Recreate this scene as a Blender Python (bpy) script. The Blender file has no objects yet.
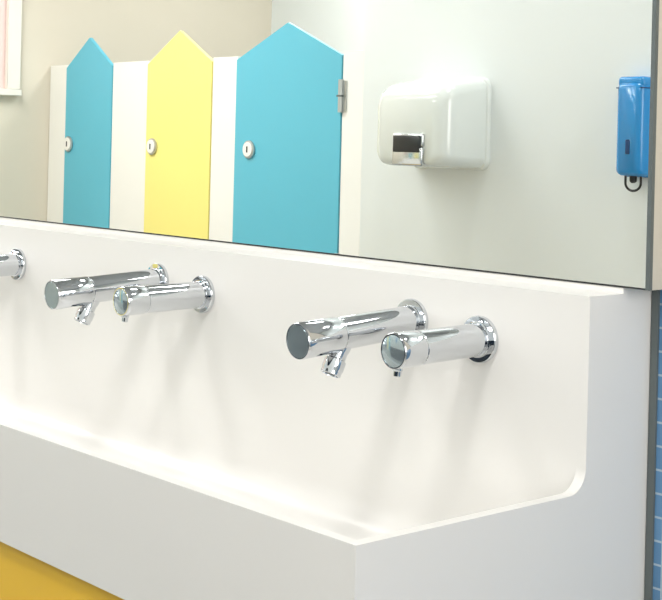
import bpy, bmesh, math
from mathutils import Vector, Matrix
S = bpy.context.scene
S.view_settings.view_transform = 'Standard'
S.view_settings.look = 'None'
S.view_settings.exposure = 0.08

# ------------------------------------------------------------ materials
def lin(c):
    r = []
    for v in c:
        v /= 255.0
        r.append(v/12.92 if v <= 0.04045 else ((v+0.055)/1.055)**2.4)
    return (r[0], r[1], r[2], 1)

def mat(name, rgb, rough=0.5, metal=0.0, coat=0.0, noise=0.0, nscale=8.0, emit=0.0):
    m = bpy.data.materials.new(name); m.use_nodes = True
    nt = m.node_tree; b = nt.nodes['Principled BSDF']
    c = lin(rgb)
    b.inputs['Base Color'].default_value = c
    b.inputs['Roughness'].default_value = rough
    b.inputs['Metallic'].default_value = metal
    b.inputs['Coat Weight'].default_value = coat
    b.inputs['Coat Roughness'].default_value = 0.08
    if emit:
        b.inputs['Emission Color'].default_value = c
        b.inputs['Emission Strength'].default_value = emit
    if noise:
        tc = nt.nodes.new('ShaderNodeTexCoord')
        n = nt.nodes.new('ShaderNodeTexNoise'); n.inputs['Scale'].default_value = nscale
        n.inputs['Detail'].default_value = 4
        r = nt.nodes.new('ShaderNodeValToRGB')
        r.color_ramp.elements[0].position = 0.3; r.color_ramp.elements[1].position = 0.7
        r.color_ramp.elements[0].color = tuple(v*(1-noise) for v in c[:3])+(1,)
        r.color_ramp.elements[1].color = c
        nt.links.new(tc.outputs['Object'], n.inputs['Vector'])
        nt.links.new(n.outputs['Fac'], r.inputs['Fac'])
        nt.links.new(r.outputs['Color'], b.inputs['Base Color'])
    return m

def tile_mat(name, c1, c2, grout, size, rough=0.25, rot=None):
    m = bpy.data.materials.new(name); m.use_nodes = True
    nt = m.node_tree; b = nt.nodes['Principled BSDF']
    tc = nt.nodes.new('ShaderNodeTexCoord')
    mp = nt.nodes.new('ShaderNodeMapping')
    if rot: mp.inputs['Rotation'].default_value = rot
    br = nt.nodes.new('ShaderNodeTexBrick'); br.offset = 0.0; br.squash = 1.0
    br.inputs['Color1'].default_value = lin(c1); br.inputs['Color2'].default_value = lin(c2)
    br.inputs['Mortar'].default_value = lin(grout)
    br.inputs['Scale'].default_value = 1.0
    br.inputs['Brick Width'].default_value = size; br.inputs['Row Height'].default_value = size
    br.inputs['Mortar Size'].default_value = size*0.05
    nt.links.new(tc.outputs['Object'], mp.inputs['Vector'])
    nt.links.new(mp.outputs['Vector'], br.inputs['Vector'])
    nt.links.new(br.outputs['Color'], b.inputs['Base Color'])
    b.inputs['Roughness'].default_value = rough
    return m

M_solid = mat('white_solid_surface', (234,232,228), 0.3, noise=0.01, nscale=5)
M_wall  = mat('painted_wall_white', (232,237,237), 0.6, noise=0.012, nscale=3)
M_beige = mat('painted_wall_beige', (216,208,192), 0.7, noise=0.02, nscale=3)
M_ceil  = mat('ceiling_paint', (168,170,171), 0.8, noise=0.01)
M_floor = tile_mat('floor_vinyl_tiles', (150,152,150), (158,160,158), (120,122,122), 0.3, 0.35)
M_tile  = tile_mat('blue_mosaic', (88,132,172), (100,144,184), (164,186,202), 0.026, 0.2, (math.radians(90),0,0))
M_band  = tile_mat('dark_band_mosaic', (34,48,64), (40,56,74), (64,76,88), 0.026, 0.25, (math.radians(90),0,0))  # dark mosaic of the added band mirrored in the chrome
M_chrome= mat('chrome', (214,217,221), 0.02, 1.0)
M_satin = mat('satin_chrome', (206,208,210), 0.14, 1.0)
M_face  = mat('tap_cap_polished', (186,200,205), 0.12, 0.75)
M_dark  = mat('dark_gap', (28,30,32), 0.5)
M_steel = mat('brushed_steel', (196,198,198), 0.28, 1.0)
M_mirr  = mat('mirror_silvering', (246,249,247), 0.0, 1.0)
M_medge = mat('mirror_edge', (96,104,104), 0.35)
M_mside = mat('mirror_box_side', (206,200,186), 0.5)
M_teal  = mat('teal_laminate', (92,180,202), 0.42, noise=0.02, nscale=3)
M_yel   = mat('yellow_laminate', (240,228,134), 0.42, noise=0.02, nscale=3)
M_pil   = mat('white_laminate', (234,233,228), 0.45, noise=0.01)
M_ochre = mat('yellow_cabinet', (244,196,56), 0.4, noise=0.03)
M_dryer = mat('white_enamel', (230,235,232), 0.2, coat=0.5, noise=0.008)
M_blue  = mat('blue_plastic', (26,142,212), 0.25, coat=0.4, noise=0.02)
M_blued = mat('blue_plastic_dark', (10,60,110), 0.3)
M_black = mat('black_plastic', (22,24,28), 0.3)
M_pink  = mat('curtain_cloth_glow', (226,200,196), 0.8, noise=0.05, nscale=20, emit=0.08)  # small emission makes the cloth glow, in place of light through it
M_frame = mat('window_frame_paint', (230,226,218), 0.5, noise=0.01)
M_lamp  = mat('lamp_diffuser', (255,255,252), 0.6, emit=2.5)

# ------------------------------------------------------------ helpers
def obj(name, bm, mats, parent=None, smooth=None):
    bmesh.ops.recalc_face_normals(bm, faces=bm.faces[:])
    me = bpy.data.meshes.new(name); bm.to_mesh(me); bm.free()
    for m in (mats if isinstance(mats, (list, tuple)) else [mats]): me.materials.append(m)
    o = bpy.data.objects.new(name, me); S.collection.objects.link(o)
    if smooth:
        for p in me.polygons: p.use_smooth = True
        me.set_sharp_from_angle(angle=math.radians(smooth))
    if parent: o.parent = parent
    return o

def empty(name, loc=(0,0,0)):
    e = bpy.data.objects.new(name, None); e.empty_display_size = 0.05
    S.collection.objects.link(e); e.location = loc
    return e

def box(name, x0, x1, y0, y1, z0, z1, m, parent=None, bevel=0.0, seg=3):
    bm = bmesh.new()
    bmesh.ops.create_cube(bm, size=1)
    for v in bm.verts:
        v.co = Vector(((x0+x1)/2+v.co.x*(x1-x0), (y0+y1)/2+v.co.y*(y1-y0), (z0+z1)/2+v.co.z*(z1-z0)))
    if bevel:
        bmesh.ops.bevel(bm, geom=bm.edges[:], offset=bevel, segments=seg, profile=0.5, affect='EDGES')
    return obj(name, bm, m, parent, 40 if bevel else None)

def prism(name, pts, axis, a0, a1, m, parent=None, bevel=0.0, seg=2, smooth=None):
    bm = bmesh.new()
    f = (lambda p, a: (a, p[0], p[1])) if axis == 'x' else (lambda p, a: (p[0], a, p[1]))
    A = [bm.verts.new(f(p, a0)) for p in pts]; B = [bm.verts.new(f(p, a1)) for p in pts]
    bm.faces.new(A); bm.faces.new(B[::-1])
    n = len(pts)
    for i in range(n): bm.faces.new((A[i], A[(i+1) % n], B[(i+1) % n], B[i]))
    if bevel:
        bmesh.ops.bevel(bm, geom=bm.edges[:], offset=bevel, segments=seg, profile=0.5, affect='EDGES')
    return obj(name, bm, m, parent, smooth)

def lathe(name, prof, origin, direction, m, parent=None, seg=56):
    q = Vector(direction).normalized().to_track_quat('Z', 'Y').to_matrix()
    bm = bmesh.new(); rings = []
    for r, t in prof:
        if r < 1e-6: rings.append([bm.verts.new(Vector(origin)+q@Vector((0,0,t)))]); continue
        rings.append([bm.verts.new(Vector(origin)+q@Vector((r*math.cos(2*math.pi*i/seg), r*math.sin(2*math.pi*i/seg), t))) for i in range(seg)])
    for a, b in zip(rings, rings[1:]):
        for i in range(seg):
            j = (i+1) % seg
            if len(a) == 1 and len(b) == 1: continue
            if len(a) == 1: bm.faces.new((a[0], b[i], b[j]))
            elif len(b) == 1: bm.faces.new((a[i], a[j], b[0]))
            else: bm.faces.new((a[i], a[j], b[j], b[i]))
    return obj(name, bm, m, parent, 35)

# ------------------------------------------------------------ room shell
XL, XR = -6.925, 1.3
YB = -4.33
CEIL = 2.75
RET = -3.257         # corner of the hand-dryer wall
YD = -1.753          # hand-dryer wall face
box('floor', XL-0.1, XR+0.1, YB-0.1, 0.16, -0.1, 0.0, M_floor)
box('ceiling', XL-0.1, XR+0.1, YB-0.1, 0.16, CEIL, CEIL+0.1, M_ceil)
box('wall_left', XL-0.1, XL, YB-0.1, 0.16, 0, CEIL, M_beige)
box('wall_right', XR, XR+0.1, YB-0.1, 0.16, 0, CEIL, M_wall)
box('wall_back', XL, RET, YB-0.1, YB, 0, CEIL, M_wall)
box('wall_dryer_side', RET, XR, YD-0.12, YD, 0, CEIL, M_wall)
box('wall_return', RET, RET+0.12, YB-0.1, YD-0.12, 0, CEIL, M_wall)
box('wall_mirror_side', XL, XR, 0.057, 0.157, 0, CEIL, M_beige)
box('unseen_dark_band', RET, XR, YD, YD+0.004, 0.0, 0.66, M_band)  # added unseen dark band, gives the chrome something dark to reflect
box('trim_dado_mosaic', -0.921, XR, 0.053, 0.057, 0.0, 0.9, M_tile)
box('shadow_gap_strip', -0.930, -0.921, 0.050, 0.057, 0.0, 0.9, M_medge)  # dark strip painted in for the shadow gap beside the trough end

# window on left wall
def window(name, xw, s, y0, y1, z0, z1, curtain):
    e = empty(name)
    def wb(n, a, b, c, d, t, m):
        x0, x1 = sorted((xw, xw+s*t)); box(n, x0, x1, a, b, c, d, m, e, 0.003, 1)
    wb('frame_right', y0, y0+0.08, z0, z1, 0.04, M_frame)
    wb('frame_left', y1-0.08, y1, z0, z1, 0.04, M_frame)
    wb('frame_top', y0, y1, z1, z1+0.08, 0.04, M_frame)
    wb('sill', y0-0.005, y1+0.005, z0-0.035, z0, 0.05, M_frame)
    wb('mullion', (y0+y1)/2-0.02, (y0+y1)/2+0.02, z0, z1, 0.03, M_frame)
    bm = bmesh.new(); prev = None; N = 120
    for i in range(N+1):
        y = y0+0.08+(y1-y0-0.16)*i/N; x = xw+s*(0.012+0.006*math.sin(i*0.9))
        a = bm.verts.new((x, y, z0)); b = bm.verts.new((x, y, z1))
        if prev: bm.faces.new((prev[0], a, b, prev[1]))
        prev = (a, b)
    obj('net_curtain', bm, curtain, e, 60)
window('window_1', XL, 1, -2.555, -1.2, 1.31, 2.4, M_pink)
window('fill_window', XR, -1, -1.55, -0.25, 0.75, 2.1, M_pink)  # invented window, goes with the added fill from the right

# ------------------------------------------------------------ mirror
mi = empty('mirror')
MX0, MX1, MZ0, MZ1 = -4.6, -0.897, 0.9037, 2.25
box('backing', MX0, MX1, 0.0045, 0.0565, MZ0, MZ1, M_mside, mi)
box('glass', MX0, MX1-0.005, 0.0, 0.0045, MZ0+0.0018, MZ1, M_mirr, mi)
box('edge_right', MX1-0.005, MX1, -0.001, 0.0045, MZ0, MZ1, M_medge, mi)
box('edge_bottom', MX0, MX1-0.005, -0.001, 0.0045, MZ0, MZ0+0.0018, M_dark, mi)

# ------------------------------------------------------------ wash trough
TX0, TX1 = -4.6, -0.931
YF, YBK, ZR, ZL, ZB = -0.3845, -0.057, 0.690, 0.897, 0.545
YW = 0.0565
R = 0.026
sil = [(YW, ZB), (YF, ZB), (YF, ZR)]
sil += [(YBK-R+R*math.sin(math.radians(a)), ZR+R-R*math.cos(math.radians(a))) for a in range(0, 91, 9)]
sil += [(YBK, ZL), (0.0, ZL), (0.0, 0.9035), (YW, 0.9035)]
tr = prism('wash_trough', sil, 'x', TX0, TX1, M_solid)
T = 0.013
fl = 0.572; rc = 0.05
cav = [(YF+T, 1.2)] + [(YF+T+rc-rc*math.cos(math.radians(a)), fl+rc-rc*math.sin(math.radians(a))) for a in range(0, 91, 9)]
cav += [(YBK-rc+rc*math.sin(math.radians(a)), fl+rc-rc*math.cos(math.radians(a))) for a in range(0, 91, 9)] + [(YBK, 1.2)]
cut = prism('cutter', cav, 'x', TX0+T, TX1-T, M_solid)
bo = tr.modifiers.new('cavity', 'BOOLEAN'); bo.operation = 'DIFFERENCE'; bo.object = cut; bo.solver = 'EXACT'
dg = bpy.context.evaluated_depsgraph_get()
me = bpy.data.meshes.new_from_object(tr.evaluated_get(dg))
tr.modifiers.clear(); tr.data = me
bpy.data.objects.remove(cut, do_unlink=True)
for p in tr.data.polygons: p.use_smooth = True
be = tr.modifiers.new('bevel', 'BEVEL'); be.width = 0.0035; be.segments = 4; be.limit_method = 'ANGLE'
be.angle_limit = math.radians(40); be.harden_normals = True

# cabinet beneath
cab = empty('vanity_cabinet')
box('carcass', -4.55, -0.975, -0.355, 0.0, 0.08, ZB-0.008, M_dark, cab)
box('plinth', -4.55, -0.99, -0.33, 0.0, 0.0, 0.08, M_dark, cab)
box('cornice_gap', -4.55, -0.975, -0.365, -0.02, ZB-0.008, ZB, M_dark, cab)
for i in range(4):
    x0 = -4.55+i*0.892
    box('door_%d' % (i+1), x0+0.002, x0+0.890, -0.375, -0.355, 0.085, ZB-0.004, M_ochre, cab, 0.0015, 1)
box('end_panel', -0.975, -0.955, -0.375, 0.0, 0.0, ZB, M_ochre, cab, 0.001, 1)

# ------------------------------------------------------------ taps
def tap(x, z):
    e = empty('basin_tap')
    o = Vector((x, YBK, z)); d = Vector((0, -1, -0.066)).normalized()
    lathe('flange', [(0,-0.0),(0.0255,0),(0.0262,0.0015),(0.0262,0.005),(0.0252,0.0065),(0.0195,0.0068),(0.0195,0.0085),(0.0185,0.009),(0.0,0.009)], o, (0,-1,0), M_chrome, e)
    lathe('body', [(0.0186,0.002),(0.0188,0.02),(0.0190,0.080),(0.0192,0.116),(0.0192,0.1205),(0.0184,0.1212),(0.0184,0.1228)], o, d, M_chrome, e)
    lathe('push_head', [(0.0184,0.1228),(0.0200,0.1232),(0.0206,0.1242),(0.0207,0.150),(0.0208,0.1770),(0.0204,0.1792),(0.0198,0.1802),(0.0186,0.1802),(0.0184,0.1794)], o, d, M_chrome, e)
    lathe('cap_disc', [(0.0185,0.1790),(0.0185,0.1796),(0.0180,0.1800),(0,0.1801)], o, d, M_face, e)
    s = o+d*0.108; sd = Vector((0, -0.44, -0.90)).normalized()
    lathe('spout', [(0.0125,0.012),(0.0118,0.020),(0.0106,0.024),(0.0106,0.032),(0.0112,0.0325),(0.0126,0.0335),(0.0128,0.044),(0.0120,0.0458),(0.0120,0.0505),(0.0112,0.0512),(0.0095,0.0512),(0.0092,0.0480),(0,0.0480)], s, sd, M_chrome, e)
    lathe('aerator', [(0.0092,0.0482),(0.0088,0.0497),(0,0.0497)], s, sd, M_dark, e)

def soap(x, z):
    e = empty('basin_soap_dispenser')
    o = Vector((x, YBK, z)); d = Vector((0, -1, -0.022)).normalized()
    lathe('flange', [(0,0),(0.0262,0),(0.0268,0.0015),(0.0268,0.005),(0.0258,0.0065),(0.0205,0.0068),(0.0205,0.0085),(0.019,0.009),(0,0.009)], o, (0,-1,0), M_chrome, e)
    lathe('body', [(0.0188,0.002),(0.0189,0.05),(0.0190,0.100),(0.0190,0.1025),(0.0183,0.103),(0.0183,0.1042)], o, d, M_chrome, e)
    lathe('push_head', [(0.0183,0.1042),(0.0194,0.1046),(0.0199,0.1056),(0.0200,0.132),(0.0200,0.136),(0.0195,0.1382),(0.0188,0.1390),(0.0176,0.1390),(0.0174,0.1383)], o, d, M_chrome, e)
    lathe('cap_disc', [(0.0175,0.1380),(0.0175,0.1385),(0.0170,0.1388),(0,0.1389)], o, d, M_face, e)
    lathe('nozzle', [(0.0055,0.014),(0.0055,0.0215),(0.0045,0.0225),(0.0042,0.0275),(0.003,0.0285),(0,0.0285)], o+d*0.129, (0,-0.1,-1), M_chrome, e, 24)

for k in range(5):
    tap(-1.194-0.533*k, 0.843)
    soap(-1.084-0.531*k, 0.834)

# ------------------------------------------------------------ cubicles
CY = -2.753
pil_z = 1.452
cp = empty('toilet_cubicle_partition')
for i, (a, b) in enumerate([(-6.920,-6.742), (-6.28,-5.955), (-5.408,-5.22), (-4.48,RET)]):
    box('pilaster_%d' % (i+1), a, b, CY-0.03, CY-0.006, 0.0, pil_z, M_pil, cp, 0.002, 1)
for i, x in enumerate([-6.11, -5.31, -4.42]):
    box('divider_%d' % (i+1), x-0.01, x+0.01, YB, CY-0.03, 0.12, pil_z-0.02, M_pil, cp)

def cdoor(x0, x1, m, hinge, lk):
    e = empty('cubicle_door')
    xm = (x0+x1)/2
    prism('leaf', [(x0+0.003,0.1),(x1-0.003,0.1),(x1-0.003,1.435),(xm,1.592),(x0+0.003,1.435)], 'y', CY-0.02, CY, m, e, 0.0012, 1)
    lx = x0+lk
    lathe('lock_plate', [(0,0),(0.040,0),(0.042,0.003),(0.041,0.010),(0.035,0.013),(0,0.013)], (lx, CY, 1.02), (0,1,0), M_steel, e, 40)
    lathe('lock_disc', [(0.034,0.0128),(0.034,0.015),(0.032,0.0165),(0,0.0165)], (lx, CY, 1.02), (0,1,0), M_pil, e, 32)
    box('lock_slot', lx-0.004, lx+0.004, CY+0.016, CY+0.0185, 1.006, 1.034, M_dark, e)
    if hinge:
        for i, z in enumerate([1.26, 0.52, 0.2]):
            lathe('hinge_barrel_%d' % i, [(0,0),(0.011,0),(0.011,0.14),(0,0.14)], (x1+0.002, CY+0.006, z-0.07), (0,0,1), M_steel, e, 20)
            box('hinge_leaf_%d' % i, x1, x1+0.030, CY-0.006, CY+0.001, z-0.065, z+0.065, M_steel, e)
            box('hinge_ring_%d' % i, x1-0.011, x1+0.015, CY-0.006, CY+0.0185, z-0.004, z+0.004, M_medge, e)
cdoor(-6.742, -6.28, M_teal, False, 0.05)
cdoor(-5.955, -5.408, M_yel, False, 0.066)
cdoor(-5.22, -4.48, M_teal, True, 0.118)

# ------------------------------------------------------------ hand dryer
hd = empty('hand_dryer')
def loft(name, rings, m, parent):
    bm = bmesh.new(); L = []
    for r in rings: L.append([bm.verts.new(p) for p in r])
    n = len(L[0])
    for a, b in zip(L, L[1:]):
        for i in range(n): bm.faces.new((a[i], a[(i+1)%n], b[(i+1)%n], b[i]))
    bm.faces.new(L[0]); bm.faces.new(L[-1])
    return obj(name, bm, m, parent, 60)
def rrect(x0, x1, z0, z1, r, y, n=8):
    P = []
    for cx, cz, a0 in [(x1-r,z1-r,0),(x0+r,z1-r,90),(x0+r,z0+r,180),(x1-r,z0+r,270)]:
        for i in range(n+1):
            a = math.radians(a0+90*i/n); P.append((cx+r*math.cos(a), y, cz+r*math.sin(a)))
    return P
dx0, dx1 = -3.020, -2.722
loft('backplate', [rrect(dx0-0.006,dx1+0.006,0.988,1.254,0.03,YD), rrect(dx0-0.006,dx1+0.006,0.988,1.254,0.03,YD+0.010), rrect(dx0-0.002,dx1+0.002,0.992,1.250,0.03,YD+0.014)], M_dryer, hd)
rings = []
for i in range(25):
    t = i/24.0
    dy = 0.012+0.168*t
    ins = 0.046*(1-math.sqrt(max(0, 1-max(0,(t-0.66)/0.34)**2)))*0.9 + 0.004*t
    r = 0.030+0.010*t
    topdrop = 0.006*t + 0.022*t*t
    rings.append(rrect(dx0+ins*0.7, dx1-ins, 0.994+ins*0.30, 1.249-topdrop-ins*0.7, r, YD+dy))
loft('cover', rings, M_dryer, hd)
ny = YD+0.163
box('nozzle', -2.922, -2.802, ny-0.03, ny+0.030, 0.996, 1.050, M_satin, hd, 0.006, 3)
box('nozzle_rim', -2.922, -2.802, ny-0.03, ny+0.026, 1.050, 1.088, M_satin, hd, 0.005, 3)
box('nozzle_mouth', -2.917, -2.807, ny-0.03, ny+0.031, 1.034, 1.083, M_black, hd, 0.003, 2)

# ------------------------------------------------------------ blue dispenser
bd = empty('sanitiser_dispenser')
bx0, bx1 = -2.236, -2.148
rings = [rrect(bx0, bx1, 0.987, 1.238, 0.014, YD+dy, 6) for dy in (0.0, 0.02)]
for dy, ins in [(0.022,0.002),(0.045,0.003),(0.056,0.006),(0.062,0.014)]:
    rings.append(rrect(bx0+ins, bx1-ins, 0.987+ins, 1.232-ins*0.9, 0.014, YD+dy, 6))
loft('housing', rings, M_blue, bd)
box('top_lid', bx0+0.003, bx1-0.003, YD+0.005, YD+0.056, 1.216, 1.244, M_blue, bd, 0.009, 4)
box('lid_seam', bx0+0.0018, bx1-0.0018, YD+0.005, YD+0.0590, 1.2135, 1.2165, M_blued, bd)
box('level_window', (bx0+bx1)/2-0.007, (bx0+bx1)/2+0.007, YD+0.055, YD+0.0632, 1.045, 1.083, M_blued, bd, 0.002, 2)
cu = bpy.data.curves.new('pump_lever', 'CURVE'); cu.dimensions = '3D'; cu.bevel_depth = 0.0032; cu.bevel_resolution = 4
sp = cu.splines.new('POLY'); xm = (bx0+bx1)/2
pts = [(xm-0.024, YD+0.035, 0.995)]+[(xm-0.024*math.cos(math.radians(a)), YD+0.035, 0.972-0.020*math.sin(math.radians(a))) for a in range(0,181,15)]+[(xm+0.024, YD+0.035, 0.995)]
sp.points.add(len(pts)-1)
for p, c in zip(sp.points, pts): p.co = (*c, 1)
co = bpy.data.objects.new('pump_lever', cu); S.collection.objects.link(co); cu.materials.append(M_black); co.parent = bd
lathe('outlet', [(0,0),(0.01,0),(0.009,0.014),(0.005,0.018),(0,0.018)], (xm, YD+0.035, 0.990), (0,0,-1), M_black, bd, 20)

# ------------------------------------------------------------ lights
def lamp(x, y, sx, sy, e):
    p = empty('ceiling_light_panel')
    box('housing', x-sx/2-0.03, x+sx/2+0.03, y-sy/2-0.03, y+sy/2+0.03, CEIL-0.04, CEIL, M_frame, p, 0.004, 1)
    box('diffuser', x-sx/2, x+sx/2, y-sy/2, y+sy/2, CEIL-0.044, CEIL-0.038, M_lamp, p)
    l = bpy.data.lights.new('panel_lamp', 'AREA'); l.shape = 'RECTANGLE'; l.size = sx; l.size_y = sy; l.energy = e
    l.color = (1.0, 0.985, 0.97)
    o = bpy.data.objects.new('panel_lamp', l); S.collection.objects.link(o); o.location = (x, y, CEIL-0.05); o.parent = p
lamp(-2.3, -1.3, 0.35, 0.3, 9)
lamp(-0.6, -1.3, 0.3, 0.25, 12)
lamp(-4.0, -0.9, 1.2, 0.4, 24)
lamp(-5.6, -1.3, 1.2, 0.6, 58)
lamp(-5.2, -3.6, 1.4, 0.5, 34)
# added fill light on the opposite wall, unseen, to brighten the apron
wl = empty('added_fill_light')
WX0, WX1, WZ = -1.35, -0.65, 1.95
box('housing', WX0-0.02, WX1+0.02, YD, YD+0.05, WZ-0.09, WZ+0.09, M_frame, wl, 0.006, 2)
box('diffuser', WX0, WX1, YD+0.048, YD+0.056, WZ-0.07, WZ+0.07, M_lamp, wl)
l = bpy.data.lights.new('fill_lamp', 'AREA'); l.shape = 'RECTANGLE'; l.size = WX1-WX0; l.size_y = 0.14; l.energy = 6
l.color = (1.0, 0.985, 0.965)
o = bpy.data.objects.new('fill_lamp', l); S.collection.objects.link(o)
o.location = ((WX0+WX1)/2, YD+0.06, WZ); o.rotation_euler = (math.radians(90), 0, 0); o.parent = wl
# added fill light from the right, for the trough's end face
l = bpy.data.lights.new('right_fill', 'AREA'); l.shape = 'RECTANGLE'; l.size = 1.3; l.size_y = 1.1; l.energy = 25
l.color = (1.0, 0.995, 0.98)
o = bpy.data.objects.new('right_fill', l); S.collection.objects.link(o)
o.location = (XR-0.06, -0.9, 1.42); o.rotation_euler = (0, math.radians(90), 0)

W = bpy.data.worlds.new('World'); S.world = W; W.use_nodes = True
W.node_tree.nodes['Background'].inputs[0].default_value = (0.8, 0.85, 0.9, 1)
W.node_tree.nodes['Background'].inputs[1].default_value = 0.4

# ------------------------------------------------------------ camera
cam = bpy.data.cameras.new('camera'); co = bpy.data.objects.new('camera', cam); S.collection.objects.link(co)
fwd = Vector((-0.7502, 0.6612, 0)).normalized()
right = (Vector((fwd.y, -fwd.x, 0)) + Vector((0,0,0.025))).normalized()
back = -fwd; up = back.cross(right).normalized()
co.matrix_world = Matrix(((right.x,up.x,back.x,0),(right.y,up.y,back.y,-1.247),(right.z,up.z,back.z,1.05),(0,0,0,1)))
cam.sensor_width = 36; cam.lens = 1409/662*36; cam.shift_y = -155/662; cam.clip_start = 0.02
S.camera = co
